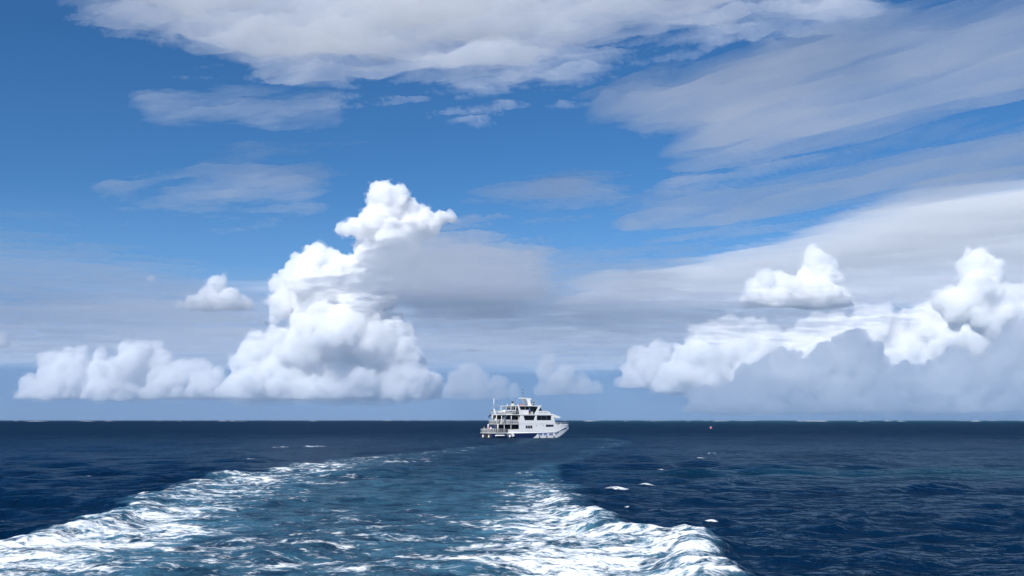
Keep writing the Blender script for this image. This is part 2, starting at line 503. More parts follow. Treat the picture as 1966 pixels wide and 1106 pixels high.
def build_clouds():
    # heaped clouds
    cumulus('tallest heaped white cloud, a tower left of the ferry with a narrow crown',
            [(735, 372, 24), (752, 385, 28), (722, 390, 20), (785, 405, 24), (815, 418, 20), (843, 420, 16), (866, 417, 12), (760, 420, 32), (715, 425, 26), (685, 436, 20), (660, 440, 15), (712, 458, 30), (712, 486, 32), (755, 455, 34), (795, 442, 28), (830, 436, 20), (770, 490, 36), (800, 520, 34), (735, 505, 34),
             (600, 512, 36), (640, 516, 34), (575, 534, 28), (675, 525, 36), (560, 572, 38), (610, 570, 54), (690, 575, 54), (540, 590, 24), (740, 560, 34), (715, 505, 26), (745, 520, 18),
             (660, 640, 60), (600, 660, 54), (720, 660, 50)] +
            bank([(446, 730), (460, 680), (490, 645), (540, 630), (600, 622), (680, 615), (740, 600), (775, 625), (790, 670), (815, 705), (835, 745)], 764, (22, 40), 30, 1),
            20000, .008, 21, 1, 764, fringe=True)
    cumulus('small three-cornered white cloud floating left of the tall tower cloud',
            [(415, 548, 18), (400, 570, 22), (440, 575, 24), (370, 580, 14), (470, 585, 14), (345, 583, 8)], 17000, .008, 15, 5, 592, rag=2.6, fringe=True)
    cumulus('low hazy heaped cloud at far left above the horizon',
            bank([(62, 725), (90, 682), (130, 672), (165, 664), (190, 672), (212, 696), (236, 660), (300, 655), (325, 682), (352, 690), (385, 704), (410, 694), (445, 722)], 762, (15, 27), 29, 2, 1.15),
            24000, .006, 27, 2, 764, fringe=True)
    cumulus('small low heaped cloud just left of the ferry mast',
            [(895, 715, 20), (880, 735, 24), (920, 735, 24), (955, 740, 18), (862, 748, 14), (985, 748, 12)], 26000, .0022, 26, 3, 764)
    cumulus('small low heaped cloud directly right of the ferry mast',
            [(1050, 692, 15), (1048, 715, 20), (1085, 720, 20), (1075, 735, 22), (1120, 738, 18), (1145, 742, 12)], 26000, .0026, 26, 4, 757)
    cumulus('rounded heaped cloud between the ferry and the right-hand cloud bank',
            [(1225, 685, 24), (1262, 682, 26), (1290, 700, 24), (1215, 715, 24), (1255, 718, 28), (1300, 720, 18)], 24000, .0042, 26, 6, 742)
    cumulus('pair of bright cloud crowns rising above the grey layer at right',
            [(1470, 535, 20), (1455, 560, 26), (1500, 560, 30), (1565, 500, 24), (1580, 530, 30), (1550, 560, 34), (1600, 570, 26)], 20000, .008, 22, 7, 586, fringe=True)
    cumulus('long white heaped cloud bank along the right-hand horizon',
            bank([(1312, 670), (1345, 628), (1395, 610), (1440, 615), (1480, 640), (1540, 632), (1580, 598), (1640, 612), (1675, 590), (1760, 602), (1800, 572), (1850, 560), (1940, 550), (2050, 540), (2160, 600)], 745, (22, 38), 28, 8),
            23000, .007, 34, 8, 752, fringe=True)
    cumulus('tall bulging cloud head at far right above the bank',
            [(1880, 505, 26), (1900, 520, 26), (1855, 520, 18), (1880, 560, 40), (1840, 590, 36), (1900, 610, 40)], 20000, .008, 22, 9, None, fringe=True)
    cumulus('grey shaded heaped cloud in front of the right-hand bank',
            bank([(1330, 752), (1400, 740), (1435, 706), (1470, 690), (1505, 664), (1540, 690), (1575, 676), (1605, 650), (1640, 632), (1672, 656), (1712, 704), (1745, 690), (1770, 706), (1800, 694), (1836, 662), (1880, 696), (1912, 650), (1966, 604), (2050, 600), (2150, 650)], 788, (13, 23), 17, 10),
            16000, .010, 21, 10, 790, g=.45, fringe=True)
    cumulus('tiny white cloud puff left of the small three-cornered cloud', [(289, 536, 7), (296, 534, 5)], 17000, .006, 12, 12, None)
    cumulus('small white cloud cut by the left edge of the view', [(-30, 655, 22), (0, 657, 16), (22, 660, 10), (-60, 650, 20)], 20000, .006, 20, 13, 668)
    # layer clouds
    sheet('distant pale grey cloud layer low across the whole horizon', [(-400, 600), (300, 590), (900, 575), (1500, 560), (2400, 540), (2400, 700), (1500, 715), (700, 725), (-400, 715)],
          2600, 260, .00065, 70, .7, 3500, (2.5, 1), 10, 6, .1, .55, .0, 10)
    sheet('broad bright white cloud sheet across the top of the view', [(140, -40), (230, 35), (370, 92), (600, 140), (780, 148), (950, 150), (1100, 132), (1200, 92), (1350, 55), (1500, 25), (1640, 40), (1700, -40), (1500, -260), (300, -260)],
          5200, 900, .0012, 95, .72, 1500, (1.7, 1), -14, 5, .06, .68, -.2, 1, octs=8, bumpy=.4)
    sheet('long grey streaked cloud band slanting up to the upper right corner', [(1180, 200), (1330, 150), (1600, 70), (1980, 20), (2300, -30), (2300, 150), (1980, 205), (1780, 235), (1600, 275), (1420, 318), (1300, 330), (1330, 270)],
          4600, 500, .0011, 70, 1.1, 1500, (3, 1), -48, 5, .05, .6, .45, 2)
    sheet('lower grey cloud band slanting beneath the upper right streak', [(1195, 415), (1260, 385), (1500, 345), (1700, 305), (1980, 235), (2250, 180), (2250, 300), (1980, 345), (1700, 385), (1450, 415), (1200, 440)],
          3600, 420, .0009, 45, .9, 1100, (2.6, 1), -48, 4, .1, .58, .45, 3)
    sheet('wide milky white cloud veil behind the crowns at right', [(1090, 592), (1140, 552), (1300, 503), (1500, 482), (1620, 432), (1760, 380), (1980, 350), (2250, 320), (2250, 600), (1700, 600), (1400, 585)],
          6500, 700, .0012, 50, .7, 4200, (2.2, 1), -30, 5, .15, .55, .0, 4)
    sheet('flat grey cloud layer stretched right of the tall tower cloud', [(640, 545), (700, 480), (770, 450), (900, 440), (1100, 470), (1350, 480), (1300, 560), (1500, 580), (1780, 570), (1720, 605), (1400, 640), (1050, 660), (800, 640), (740, 590)],
          1500, 130, .0013, 45, 1.0, 420, (2.4, 1), -8, 4, .02, .64, .5, 5, octs=8)
    sheet('ragged grey veil lying across the right side of the tower cloud', [(600, 548), (680, 530), (700, 475), (760, 448), (900, 440), (1040, 470), (1060, 560), (960, 610), (800, 600), (760, 560), (690, 560)],
          1650, 190, .0027, 32, 1.35, 330, (2.6, 1), -6, 4, .05, .68, .42, 11, octs=8)
    sheet('hazy grey cloud layer along the left edge', [(-300, 430), (60, 450), (200, 470), (380, 520), (520, 600), (470, 650), (200, 655), (-300, 665)],
          1500, 110, .0012, 55, 1.0, 450, (2.2, 1), 12, 4, .0, .64, .5, 6, octs=8)
    sheet('thin pale streak of cloud high on the left', [(270, 195), (420, 178), (650, 185), (640, 212), (420, 220), (290, 215)], 5000, 260, .0010, 30, .9, 900, (2.5, 1), -20, 4, .1, .6, .3, 7)
    sheet('faint wispy cloud patch above the small three-cornered cloud', [(215, 365), (330, 350), (480, 300), (690, 280), (640, 320), (600, 400), (420, 415), (240, 390)], 3600, 260, .0009, 45, 1.1, 900, (2.2, 1), -20, 4, -.05, .62, .4, 8)
    sheet('faint grey wisps right of the tower crown', [(900, 375), (1000, 350), (1100, 330), (1230, 350), (1180, 390), (1020, 405)], 3600, 260, .0011, 35, 1.0, 900, (2.4, 1), -20, 4, 0, .6, .4, 9)
build_clouds()

# ------------------------------------------------------------------ solid materials
def paint(name, col, rough=.4, var=.08, metal=0.0, scale=3.0, stain=None):
    N = Nodes(name)
    tc = N.n('TexCoord').outputs['Object']
    nz = N.noise(tc, scale, 5, .6)
    dark = tuple(c * (1 - var * 2) for c in col)
    colr = N.mix(N.ramp(nz, .3, .7), (*dark, 1), (*col, 1))
    if stain:                                             # rust-brown runs, streaked downwards
        st = N.n('VectorMath', dict(operation='MULTIPLY')); N.set(st.inputs[0], tc); st.inputs[1].default_value = (2.2, 2.2, .35)
        colr = N.mix(N.math('MULTIPLY', N.ramp(N.noise(st.outputs[0], 1.6, 4, .6), .56, .8), .35), colr, (*stain, 1))
    b = N.n('BsdfPrincipled', None, Roughness=rough, Metallic=metal)
    N.set(b.inputs['Base Color'], colr)
    N.set(N.out.inputs['Surface'], b)
    return N.mat
def glass(name, col=(.012, .016, .022)):
    N = Nodes(name)
    tc = N.n('TexCoord').outputs['Object']
    colr = N.mix(N.ramp(N.noise(tc, .9, 2), .4, .6), (*col, 1), tuple(c * 2.2 for c in col) + (1,))
    b = N.n('BsdfPrincipled', None, Roughness=.06, IOR=1.5)
    N.set(b.inputs['Base Color'], colr)
    N.set(N.out.inputs['Surface'], b)
    return N.mat
def clear_glass(name):
    N = Nodes(name)
    tr = N.n('BsdfTransparent', None, Color=(.62, .68, .70, 1))
    gl = N.n('BsdfGlossy', None, Roughness=.04)
    fr = N.n('Fresnel', None, IOR=1.5)
    ms = N.n('MixShader'); N.set(ms.inputs[0], fr); N.set(ms.inputs[1], tr); N.set(ms.inputs[2], gl)
    N.set(N.out.inputs['Surface'], ms)
    return N.mat
M = dict(
    white=paint('white_gloss_paint', (.72, .72, .71), .35, .03, stain=(.55, .46, .36)),
    plain=paint('white_paint', (.74, .74, .72), .4, .03),
    cream=paint('cream_paint', (.66, .63, .50), .45, .05),
    navy=paint('navy_hull_paint', (.007, .018, .068), .35, .08),
    slate=paint('slate_blue_paint', (.16, .20, .34), .4, .06),
    black=paint('black_rubber', (.015, .015, .017), .7, .1),
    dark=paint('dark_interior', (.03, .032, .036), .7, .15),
    grey=paint('grey_metal', (.32, .33, .34), .4, .06, .4),
    rail=paint('rail_metal', (.60, .61, .62), .35, .04, .3),
    deck=paint('pale_green_deck', (.36, .42, .33), .7, .08),
    red=paint('orange_red_paint', (.62, .08, .03), .5, .06),
    pink=paint('faded_red_plastic', (.62, .16, .14), .5, .08),
    seat=paint('pale_seat_vinyl', (.50, .50, .46), .6, .06),
    canvas=paint('grey_canvas', (.42, .43, .42), .8, .06),
    flag=paint('dark_blue_cloth', (.02, .03, .10), .8, .15, scale=6),
    wood=paint('brown_timber', (.16, .08, .045), .6, .15, scale=6),
    glass=glass('dark_window_glass'), bglass=glass('blue_window_glass', (.03, .04, .08)), clear=clear_glass('clear_window_glass'),
    print=paint('blue_grey_lettering', (.16, .20, .28), .6, .05),
    foam=paint('surf_foam', (.84, .86, .86), .9, .05, scale=.2),
    skin=paint('skin', (.42, .25, .17), .6, .05), hair=paint('dark_hair', (.03, .02, .015), .7, .1),
    shirt_w=paint('white_shirt', (.75, .74, .72), .8, .04), shirt_b=paint('blue_shirt', (.05, .10, .28), .8, .06), shirt_r=paint('pink_shirt', (.55, .22, .22), .8, .06),
    shirt_g=paint('khaki_shirt', (.34, .30, .20), .8, .06), shorts=paint('dark_shorts', (.03, .035, .06), .8, .08))

class MB:
    """Collects simple shapes and links them as one mesh object."""
    def __init__(self): self.v = []; self.f = []
    def add(self, v, f):
        o = len(self.v); self.v += [tuple(p) for p in v]; self.f += [tuple(i + o for i in q) for q in f]
        return self
    def box(self, x0, x1, y0, y1, z0, z1):
        return self.add([(x0, y0, z0), (x1, y0, z0), (x1, y1, z0), (x0, y1, z0), (x0, y0, z1), (x1, y0, z1), (x1, y1, z1), (x0, y1, z1)],
                        [(3, 2, 1, 0), (4, 5, 6, 7), (0, 1, 5, 4), (1, 2, 6, 5), (2, 3, 7, 6), (3, 0, 4, 7)])
    def prism(self, xz, y0, y1):                          # outline in the ship's side view, extruded across
        n = len(xz)
        if sum(xz[i][0] * xz[(i + 1) % n][1] - xz[(i + 1) % n][0] * xz[i][1] for i in range(n)) < 0: xz = xz[::-1]
        v = [(x, y0, z) for x, z in xz] + [(x, y1, z) for x, z in xz]
        return self.add(v, [tuple(range(n)), tuple(range(2 * n - 1, n - 1, -1))] + [(i, i + n, (i + 1) % n + n, (i + 1) % n) for i in range(n)])
    def plan(self, xy, z0, z1):                           # outline in plan, extruded upwards
        n = len(xy)
        if sum(xy[i][0] * xy[(i + 1) % n][1] - xy[(i + 1) % n][0] * xy[i][1] for i in range(n)) < 0: xy = xy[::-1]
        v = [(x, y, z0) for x, y in xy] + [(x, y, z1) for x, y in xy]
        return self.add(v, [tuple(range(n - 1, -1, -1)), tuple(range(n, 2 * n))] + [(i, (i + 1) % n, (i + 1) % n + n, i + n) for i in range(n)])
    def tube(self, pts, r, n=6, r1=None):
        pts = [Vector(p) for p in pts]; rings = []
        for i, p in enumerate(pts):
            d = (pts[min(i + 1, len(pts) - 1)] - pts[max(i - 1, 0)]).normalized()
            a = d.orthogonal().normalized(); b = d.cross(a)
            rr = r if r1 is None else r + (r1 - r) * i / (len(pts) - 1)
            rings.append([p + (a * math.cos(6.2832 * k / n) + b * math.sin(6.2832 * k / n)) * rr for k in range(n)])
        v = [q for g in rings for q in g]; m = len(pts)
        f = [(i * n + k, i * n + (k + 1) % n, (i + 1) * n + (k + 1) % n, (i + 1) * n + k) for i in range(m - 1) for k in range(n)]
        return self.add(v, f + [tuple(range(n - 1, -1, -1)), tuple(range((m - 1) * n, m * n))])
    def ball(self, c, rx, ry=None, rz=None, nu=12, nv=8):
        ry = ry or rx; rz = rz or rx
        v = [(c[0], c[1], c[2] - rz)] + [(c[0] + rx * math.sin(math.pi * j / nv) * math.cos(6.2832 * i / nu), c[1] + ry * math.sin(math.pi * j / nv) * math.sin(6.2832 * i / nu), c[2] - rz * math.cos(math.pi * j / nv))
             for j in range(1, nv) for i in range(nu)] + [(c[0], c[1], c[2] + rz)]
        f = [(0, 1 + (i + 1) % nu, 1 + i) for i in range(nu)]
        for j in range(nv - 2): f += [(1 + j * nu + i, 1 + j * nu + (i + 1) % nu, 1 + (j + 1) * nu + (i + 1) % nu, 1 + (j + 1) * nu + i) for i in range(nu)]
        t = len(v) - 1; b = 1 + (nv - 2) * nu
        return self.add(v, f + [(b + i, b + (i + 1) % nu, t) for i in range(nu)])
    def build(self, name, mat, parent=None, bevel=0.0, smooth=False):
        o = mesh_object(name, self.v, self.f, mat, parent, smooth)
        bm = bmesh.new(); bm.from_mesh(o.data); bmesh.ops.recalc_face_normals(bm, faces=bm.faces)
        if bevel:
            bmesh.ops.bevel(bm, geom=[e for e in bm.edges if len(e.link_faces) == 2 and e.calc_face_angle() > .5], offset=bevel, segments=2, affect='EDGES', profile=.5)
        bm.to_mesh(o.data); bm.free()
        return o

def empty(name, loc, rz=0):
    o = bpy.data.objects.new(name, None); C.objects.link(o)
    o.location = loc; o.rotation_euler = (0, 0, rz)
    return o

# ------------------------------------------------------------------ the ferry (metres: x forward, y to port, z up from the waterline)
SHIP_AT, SHIP_TURN = Vector((2.39, 278.94, 0)), R(22)
ship = tag(empty('ferry', SHIP_AT, SHIP_TURN), 'white three-deck catamaran ferry with blue hull stripe lying beyond the wake', 'ferry')

def demihull(s):
    """One slender hull: sections from the transom to the raked stem."""
    xs = [-10.2, -8, -5, 0, 4, 7, 9, 10.4, 11.6, 12.6, 13.35, 13.6]
    v = []; n = 8
    for x in xs:
        t = max(0, (x - 6.5) / 7.1)
        half = 1.15 * (1 - t**2.3)+.02
        top = 1.3 + (.05 * max(0, x - 2) if x < 9 else .35 + .42 * (x - 9)**.85)
        top = min(top, 2.75)
        bot = -.9 if x < 9 else -.9 + 3.4 * ((x - 9) / 4.6)**1.5
        bot = min(bot, top - .12)
        cyy = s * (2.85 + .0 * x)
        flare = 1 + .25 * t
        prof = [(-1, 1), (-1.0, .62), (-.93, .3), (-.6, .08), (0, 0), (.6, .08), (.93, .3), (1.0, .62), (1, 1)]
        for a, h in prof:
            v.append((x, cyy + a * half * (flare if h > .8 else 1), bot + (top - bot) * h))
    k = 9; m = len(xs)
    f = [(i * k + j, i * k + j + 1, (i + 1) * k + j + 1, (i + 1) * k + j) for i in range(m - 1) for j in range(k - 1)]
    f += [(i * k + k - 1, i * k, (i + 1) * k, (i + 1) * k + k - 1) for i in range(m - 1)]
    f += [tuple(range(k)), tuple(range(m * k - 1, (m - 1) * k - 1, -1))]
    return MB().add(v, f)
for s in (-1, 1):
    h = demihull(s).build('hull', M['white'], ship, smooth=False)
    y = s * 4.0
    # blue paint aft and the blue stripe, on the outer side, a hand's breadth proud
    lo, hi = sorted((y, y + s * .03))
    MB().prism([(-10.2, .98), (-10.2, .05), (2.0, .05), (2.9, .55), (3.4, 1.0), (3.4, 1.28), (-10.2, 1.28)], lo, hi).build('blue_hull_panel', M['navy'], h)
    for a, b in ((3.65, 5.0), (5.35, 6.45)):
        w = MB().prism([(a, .62), (b, .66), (b, 1.28), (a, 1.28)], lo, hi).build('hull_window', M['slate'], h)
    w = MB().prism([(6.9, .68), (8.15, .72), (8.15, 1.32), (6.9, 1.3)], lo, hi).build('hull_window', M['slate'], h)
    # sheer guard that sweeps up to the bow
    g = [(-5.6, 1.36), (2, 1.40), (6, 1.48), (8.6, 1.62), (9.9, 1.86), (10.7, 2.3), (11.6, 2.72), (12.5, 2.82)]
    gy = [4.05, 4.05, 4.05, 3.98, 3.85, 3.78, 3.6, 3.35]
    MB().tube([(a, s * c, b) for (a, b), c in zip(g, gy)], .11, 8).build('rubbing_strake', M['plain'], h, smooth=True)
    for a in (3.9, 6.1, 8.3):
        MB().tube([(a, s * 4.16, .75), (a, s * 4.18, .45), (a, s * 4.16, .12)], .12, 8).build('fender', M['grey'], h, smooth=True)
# blue stripe along the bow flare, outer side
for s in (-1, 1):
    pts = [(8.75, 3.92, .95), (9.6, 3.80, 1.15), (10.4, 3.66, 1.55), (11.2, 3.46, 2.05), (12.0, 3.22, 2.45)]
    mb = MB(); v = []
    for x, yy, z in pts:
        v += [(x, s * (yy + .10), z), (x, s * (yy + .13), z + .42)]
    mb.add(v, [(2 * i, 2 * i + 2, 2 * i + 3, 2 * i + 1) for i in range(len(pts) - 1)])
    o = mb.build('bow_stripe', M['slate'], ship); md = o.modifiers.new('thickness', 'SOLIDIFY'); md.thickness = .05
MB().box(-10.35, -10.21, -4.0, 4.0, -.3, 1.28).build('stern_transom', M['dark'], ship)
MB().box(-10.1, 9.4, -1.72, 1.72, .75, 1.28).build('bridge_deck', M['navy'], ship)

# --- stern platform
plat = MB().plan([(-10.5, -4.15), (-5.2, -4.15), (-5.2, 4.15), (-10.5, 4.15)], 1.30, 1.46).build('stern_platform', M['plain'], ship, .04)
def railing(pts, z0, h, parent, gap=.55, r=.025, mat='rail', mids=2, name='railing'):
    mb = MB()
    for k in range(mids + 1):
        zz = z0 + h * (k + 1) / (mids + 1)
        for (a, b), (c, d) in zip(pts, pts[1:]): mb.tube([(a, b, zz), (c, d, zz)], r * (1.3 if k == mids else .8), 5)
    for (a, b), (c, d) in zip(pts, pts[1:]):
        L = math.hypot(c - a, d - b); n = max(1, round(L / gap))
        for i in range(n + 1): mb.tube([(a + (c - a) * i / n, b + (d - b) * i / n, z0), (a + (c - a) * i / n, b + (d - b) * i / n, z0 + h)], r, 5)
    return mb.build(name, M[mat], parent, smooth=True)
railing([(-5.4, -4.05), (-10.4, -4.05), (-10.4, 4.05), (-5.4, 4.05)], 1.46, 1.05, plat, .62, .035)
# below the platform: fenders, swim ladder, dinghy tube
for p, r in (((-10.35, 2.2, .42), .36), ((-10.4, -2.4, .40), .30), ((-4.9, -4.3, .5), .34)):
    o = MB().ball(p, r * .85, r * .85, r * 1.15).tube([p, (p[0], p[1], 1.35)], .03, 5).build('round_fender', M['plain'], plat, smooth=True)
MB().tube([(-9.2, -4.25, .62), (-8.9, -4.3, .72), (-6.7, -4.3, .72), (-6.4, -4.25, .62)], .2, 10).build('pontoon_tube', M['plain'], plat, smooth=True)
MB().tube([(-5.9, -4.2, 1.35), (-5.3, -4.35, .25)], .05, 6).tube([(-5.45, -4.2, 1.35), (-4.85, -4.35, .25)], .05, 6).build('boarding_ladder', M['rail'], plat)
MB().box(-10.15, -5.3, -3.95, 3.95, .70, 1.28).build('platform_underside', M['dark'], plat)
# steps and gear where the platform meets the side
MB().prism([(-4.6, 1.46), (-3.9, 1.46), (-3.5, .55), (-4.2, .35)], -4.32, -3.98).build('boarding_steps', M['plain'], ship, .03)

# --- main deck
MB().box(-8.8, 8.9, -3.85, 3.85, 1.47, 1.55).build('main_deck', M['deck'], ship)
for s in (-1, 1):
    lo, hi = sorted((s * 3.9, s * 4.0))
    side = MB().prism([(-5.3, 1.42), (8.9, 1.55), (8.85, 3.9), (-2.1, 3.9), (-2.1, 2.45), (-5.3, 2.40)], lo, hi).build('side_wall', M['white'], ship)
    o = s * 4.0; a, b = sorted((o, o + s * .02))
    MB().box(-5.25, -2.15, *sorted((o, o + s * .015)), 2.25, 2.42).build('cream_trim', M['cream'], side)
    MB().prism([(-2.0, 1.72), (8.4, 1.9), (8.4, 1.95), (-2.0, 1.77)], *sorted((o, o + s * .03))).build('trim_line', M['cream'], side)
    for i in range(3): MB().prism([(-.1 + i * .7, 2.62), (.48 + i * .7, 2.62), (.48 + i * .7, 3.42), (-.1 + i * .7, 3.42)], a, b).build('cabin_window', M['glass'], side)
    w = MB().prism([(6.0, 3.02), (8.35, 3.06), (8.35, 3.66), (6.0, 3.66)], a, b).build('saloon_window', M['glass'], side)
    for i in range(1, 3): MB().box(6.0 + i * .78, 6.05 + i * .78, *sorted((o + s * .02, o + s * .035)), 3.05, 3.65).build('mullion', M['slate'], w)
    for x, z in ((3.15, 3.35), (5.2, 3.4), (4.75, 3.85)): MB().tube([(x, o, z), (x, o + s * .03, z)], .11, 10).build('porthole', M['dark'], side)
# recessed saloon behind the aft side deck: dark glazing, posts
sal = MB().box(-8.4, -2.05, -3.0, 3.0, 1.56, 3.72).build('aft_saloon', M['dark'], ship)
for s in (-1, 1):
    for i in range(5): MB().box(-8.2 + i * 1.22, -7.15 + i * 1.22, *sorted((s * 3.0, s * 3.02)), 2.4, 3.6).build('saloon_window', M['glass'], sal)
for i in range(4): MB().box(-8.42, -8.4, -2.8 + i * 1.45, -1.5 + i * 1.45, 2.2, 3.6).build('saloon_window', M['bglass'], sal)
for x in (-10.0, -8.2, -6.4, -4.4):
    for s in (-1, 1): MB().tube([(x if x > -9 else -8.4, s * 3.75, 1.5), (x if x > -9 else -8.4, s * 3.75, 3.8)], .07, 8).build('deck_post', M['plain'], ship, smooth=True)

# --- middle deck
mid_deck = MB().plan([(-8.1, -4.0), (8.95, -4.0), (8.95, 4.0), (-8.1, 4.0)], 3.76, 3.90).build('middle_deck', M['plain'], ship, .03)
railing([(-2.1, -3.95), (-8.0, -3.95), (-8.0, 3.95), (-2.1, 3.95)], 3.9, 1.1, mid_deck, .42, .035)
for x, y in ((-7.2, -3.85), (-4.35, -3.85), (-7.2, 3.85), (-4.35, 3.85), (-7.8, 1.5), (-7.8, -1.5)):
    MB().tube([(x, y, 3.9), (x, y, 6.3)], .09, 8).build('deck_post', M['plain'], mid_deck, smooth=True)
st = MB()
for i in range(9): st.box(-7.0 + i * .17, -6.78 + i * .17, -3.4, -2.4, 4.05 + i * .26, 4.10 + i * .26)
for y in (-3.45, -2.4): st.prism([(-7.15, 3.9), (-6.85, 3.9), (-5.35, 6.3), (-5.65, 6.3)], y, y + .06)
st.build('stairway', M['plain'], ship)
MB().box(-5.9, -4.6, -3.6, -3.5, 3.95, 5.0).build('canvas_screen', M['canvas'], mid_deck)
MB().box(-3.9, -2.3, -3.6, -3.5, 3.95, 4.85).build('canvas_screen', M['canvas'], mid_deck)
mh = MB().box(-5.6, -2.1, -2.5, 2.5, 3.92, 6.26).build('shade_block', M['dark'], mid_deck)  # added block, its dark colour stands in for shade under the upper deck
for i in range(3): MB().box(-5.4 + i * 1.1, -4.5 + i * 1.1, -2.53, -2.5, 4.9, 6.0).build('shade_block_pane', M['glass'], mh)
MB().box(-7.5, -6.3, .2, 2.6, 3.92, 6.26).build('shade_block_aft', M['dark'], mid_deck)  # smaller added block, painted dark as shade between the aft posts
bulk = MB().box(-2.05, -1.95, -3.8, 3.8, 3.92, 6.25).build('bulkhead', M['cream'], mid_deck)
for y in (-2.9, -.5, 1.8): MB().box(-2.08, -2.05, y, y + 1.0, 3.95, 5.95).build('doorway', M['dark'], bulk)
for s in (-1, 1):
    lo, hi = sorted((s * 3.9, s * 4.0))
    wall = MB().prism([(-2.1, 3.91), (8.85, 3.91), (8.75, 4.86), (-2.05, 4.86)], lo, hi).build('side_wall', M['white'], ship)
    for poly in ([(-2.0, 4.87), (-.38, 4.87), (-.78, 6.16), (-1.75, 6.16)], [(2.35, 4.87), (3.25, 4.87), (3.3, 6.16), (2.85, 6.16)], [(7.65, 4.87), (8.74, 4.87), (8.3, 6.16), (7.68, 6.16)]):
        MB().prism(poly, lo, hi).build('window_pillar', M['plain'], wall)
    MB().prism([(-1.75, 6.17), (8.3, 6.17), (8.25, 6.29), (-1.8, 6.29)], lo, hi).build('window_head', M['plain'], wall)
    yy = s * 3.94
    for poly in ([(-.36, 4.87), (2.34, 4.87), (2.83, 6.15), (-.76, 6.15)], [(3.26, 4.87), (7.64, 4.87), (7.66, 6.15), (3.31, 6.15)]):
        MB().prism(poly, *sorted((yy, yy - s * .015))).build('window_pane', M['clear'], wall)
    for x in (4.7, 6.2): MB().box(x, x + .06, *sorted((s * 3.945, s * 3.97)), 4.87, 6.15).build('mullion', M['slate'], wall)
# seats and the inner core seen through the windows
MB().box(-1.9, 8.4, -.5, .5, 3.92, 6.2).build('inner_core', M['dark'], ship)
for i in range(9):
    for s in (-1, 1):
        sx = -.9 + i * 1.0
        MB().box(sx, sx + .45, *sorted((s * 1.1, s * 3.5)), 4.25, 4.4).box(sx - .08, sx + .02, *sorted((s * 1.1, s * 3.5)), 4.25, 5.25).build('seat_row', M['seat'], ship, .03)
# front of the saloon, raked, with blue windows under the visor
MB().prism([(8.86, 3.91), (9.0, 3.91), (8.45, 6.2), (8.3, 6.2)], -3.89, 3.89).build('front_wall', M['plain'], ship)
for i in range(5):
    y0 = -3.7 + i * 1.5
    MB().add([(9.0, y0, 4.3), (9.0, y0 + 1.3, 4.3), (8.72, y0 + 1.3, 5.5), (8.72, y0, 5.5), (8.93, y0, 4.28), (8.93, y0 + 1.3, 4.28), (8.65, y0 + 1.3, 5.5), (8.65, y0, 5.5)],
             [(0, 1, 2, 3), (7, 6, 5, 4), (0, 4, 5, 1), (1, 5, 6, 2), (2, 6, 7, 3), (3, 7, 4, 0)]).build('front_window', M['bglass'], ship)

# --- upper deck and visor
top_deck = MB().plan([(-7.6, -4.08), (8.2, -4.08), (8.2, 4.08), (-7.6, 4.08)], 6.30, 6.48).build('upper_deck', M['plain'], ship, .03)
v = []
for y, k in ((-4.06, .82), (-3.2, .95), (0, 1.0), (3.2, .95), (4.06, .82)):
    v += [(8.21, y, 6.62), (8.21, y, 5.72), (8.21 + 1.2 * k, y, 5.42), (8.21 + 2.75 * k, y, 5.52), (8.21 + 2.85 * k, y, 5.80)]
f = [(j * 5 + i, j * 5 + (i + 1) % 5, (j + 1) * 5 + (i + 1) % 5, (j + 1) * 5 + i) for j in range(4) for i in range(5)] + [(0, 1, 2, 3, 4), (24, 23, 22, 21, 20)]
MB().add(v, f).build('visor', M['plain'], ship)
railing([(-1.6, -4.0), (-7.5, -4.0), (-7.5, 4.0), (-1.6, 4.0)], 6.48, 1.0, top_deck, .5, .03)
# forward bulwark of the upper deck with its lettering
for s in (-1, 1):
    lo, hi = sorted((s * 3.95, s * 4.03))
    bw = MB().prism([(2.6, 6.49), (7.2, 6.49), (7.6, 6.8), (7.1, 7.2), (6.3, 7.45), (3.9, 7.45), (3.0, 6.95)], lo, hi).build('bulwark', M['plain'], ship, .02)
    gy = sorted((s * 4.03, s * 4.045))
    rnd = random.Random(4)
    for i in range(8):                                   # blurred row of small letters, too far away to read
        x = 3.9 + i * .32 + (.12 if i > 3 else 0)
        mb = MB().box(x, x + .05, *gy, 6.82, 7.12)
        if i % 3 != 1: mb.box(x + .05, x + .2, *gy, 7.06, 7.12)
        if i % 2: mb.box(x + .17, x + .22, *gy, 6.82, 7.06)
        else: mb.box(x + .05, x + .2, *gy, 6.94, 7.0)
        mb.build('letter', M['print'], bw)
MB().plan([(7.0, -3.94), (7.55, -2.6), (7.7, 0), (7.55, 2.6), (7.0, 3.94), (6.9, 3.9), (7.4, 2.5), (7.55, 0), (7.4, -2.5), (6.9, -3.9)], 6.49, 7.2).build('front_bulwark', M['plain'], ship)
# wheelhouse
wh = MB().box(-1.3, 3.3, -2.9, 2.9, 6.49, 8.6).build('wheelhouse', M['dark'], ship)
for s in (-1, 1):
    o = s * 2.9; g = sorted((o, o + s * .03))
    for a, b in ((-1.1, .1), (.35, 1.35), (1.6, 3.0)): MB().box(a, b, *g, 7.35, 8.4).build('wheelhouse_window', M['glass'], wh)
    for a in (.12, 1.38): MB().box(a, a + .2, *sorted((o, o + s * .06)), 6.5, 8.55).build('window_post', M['plain'], wh)
    MB().box(-1.25, 1.0, *sorted((o + s * .05, o + s * .75)), 6.5, 7.7).build('locker', M['plain'], ship, .06)
    MB().box(1.35, 2.4, *sorted((o + s * .05, o + s * .55)), 6.5, 7.25).build('bench', M['seat'], ship, .04)
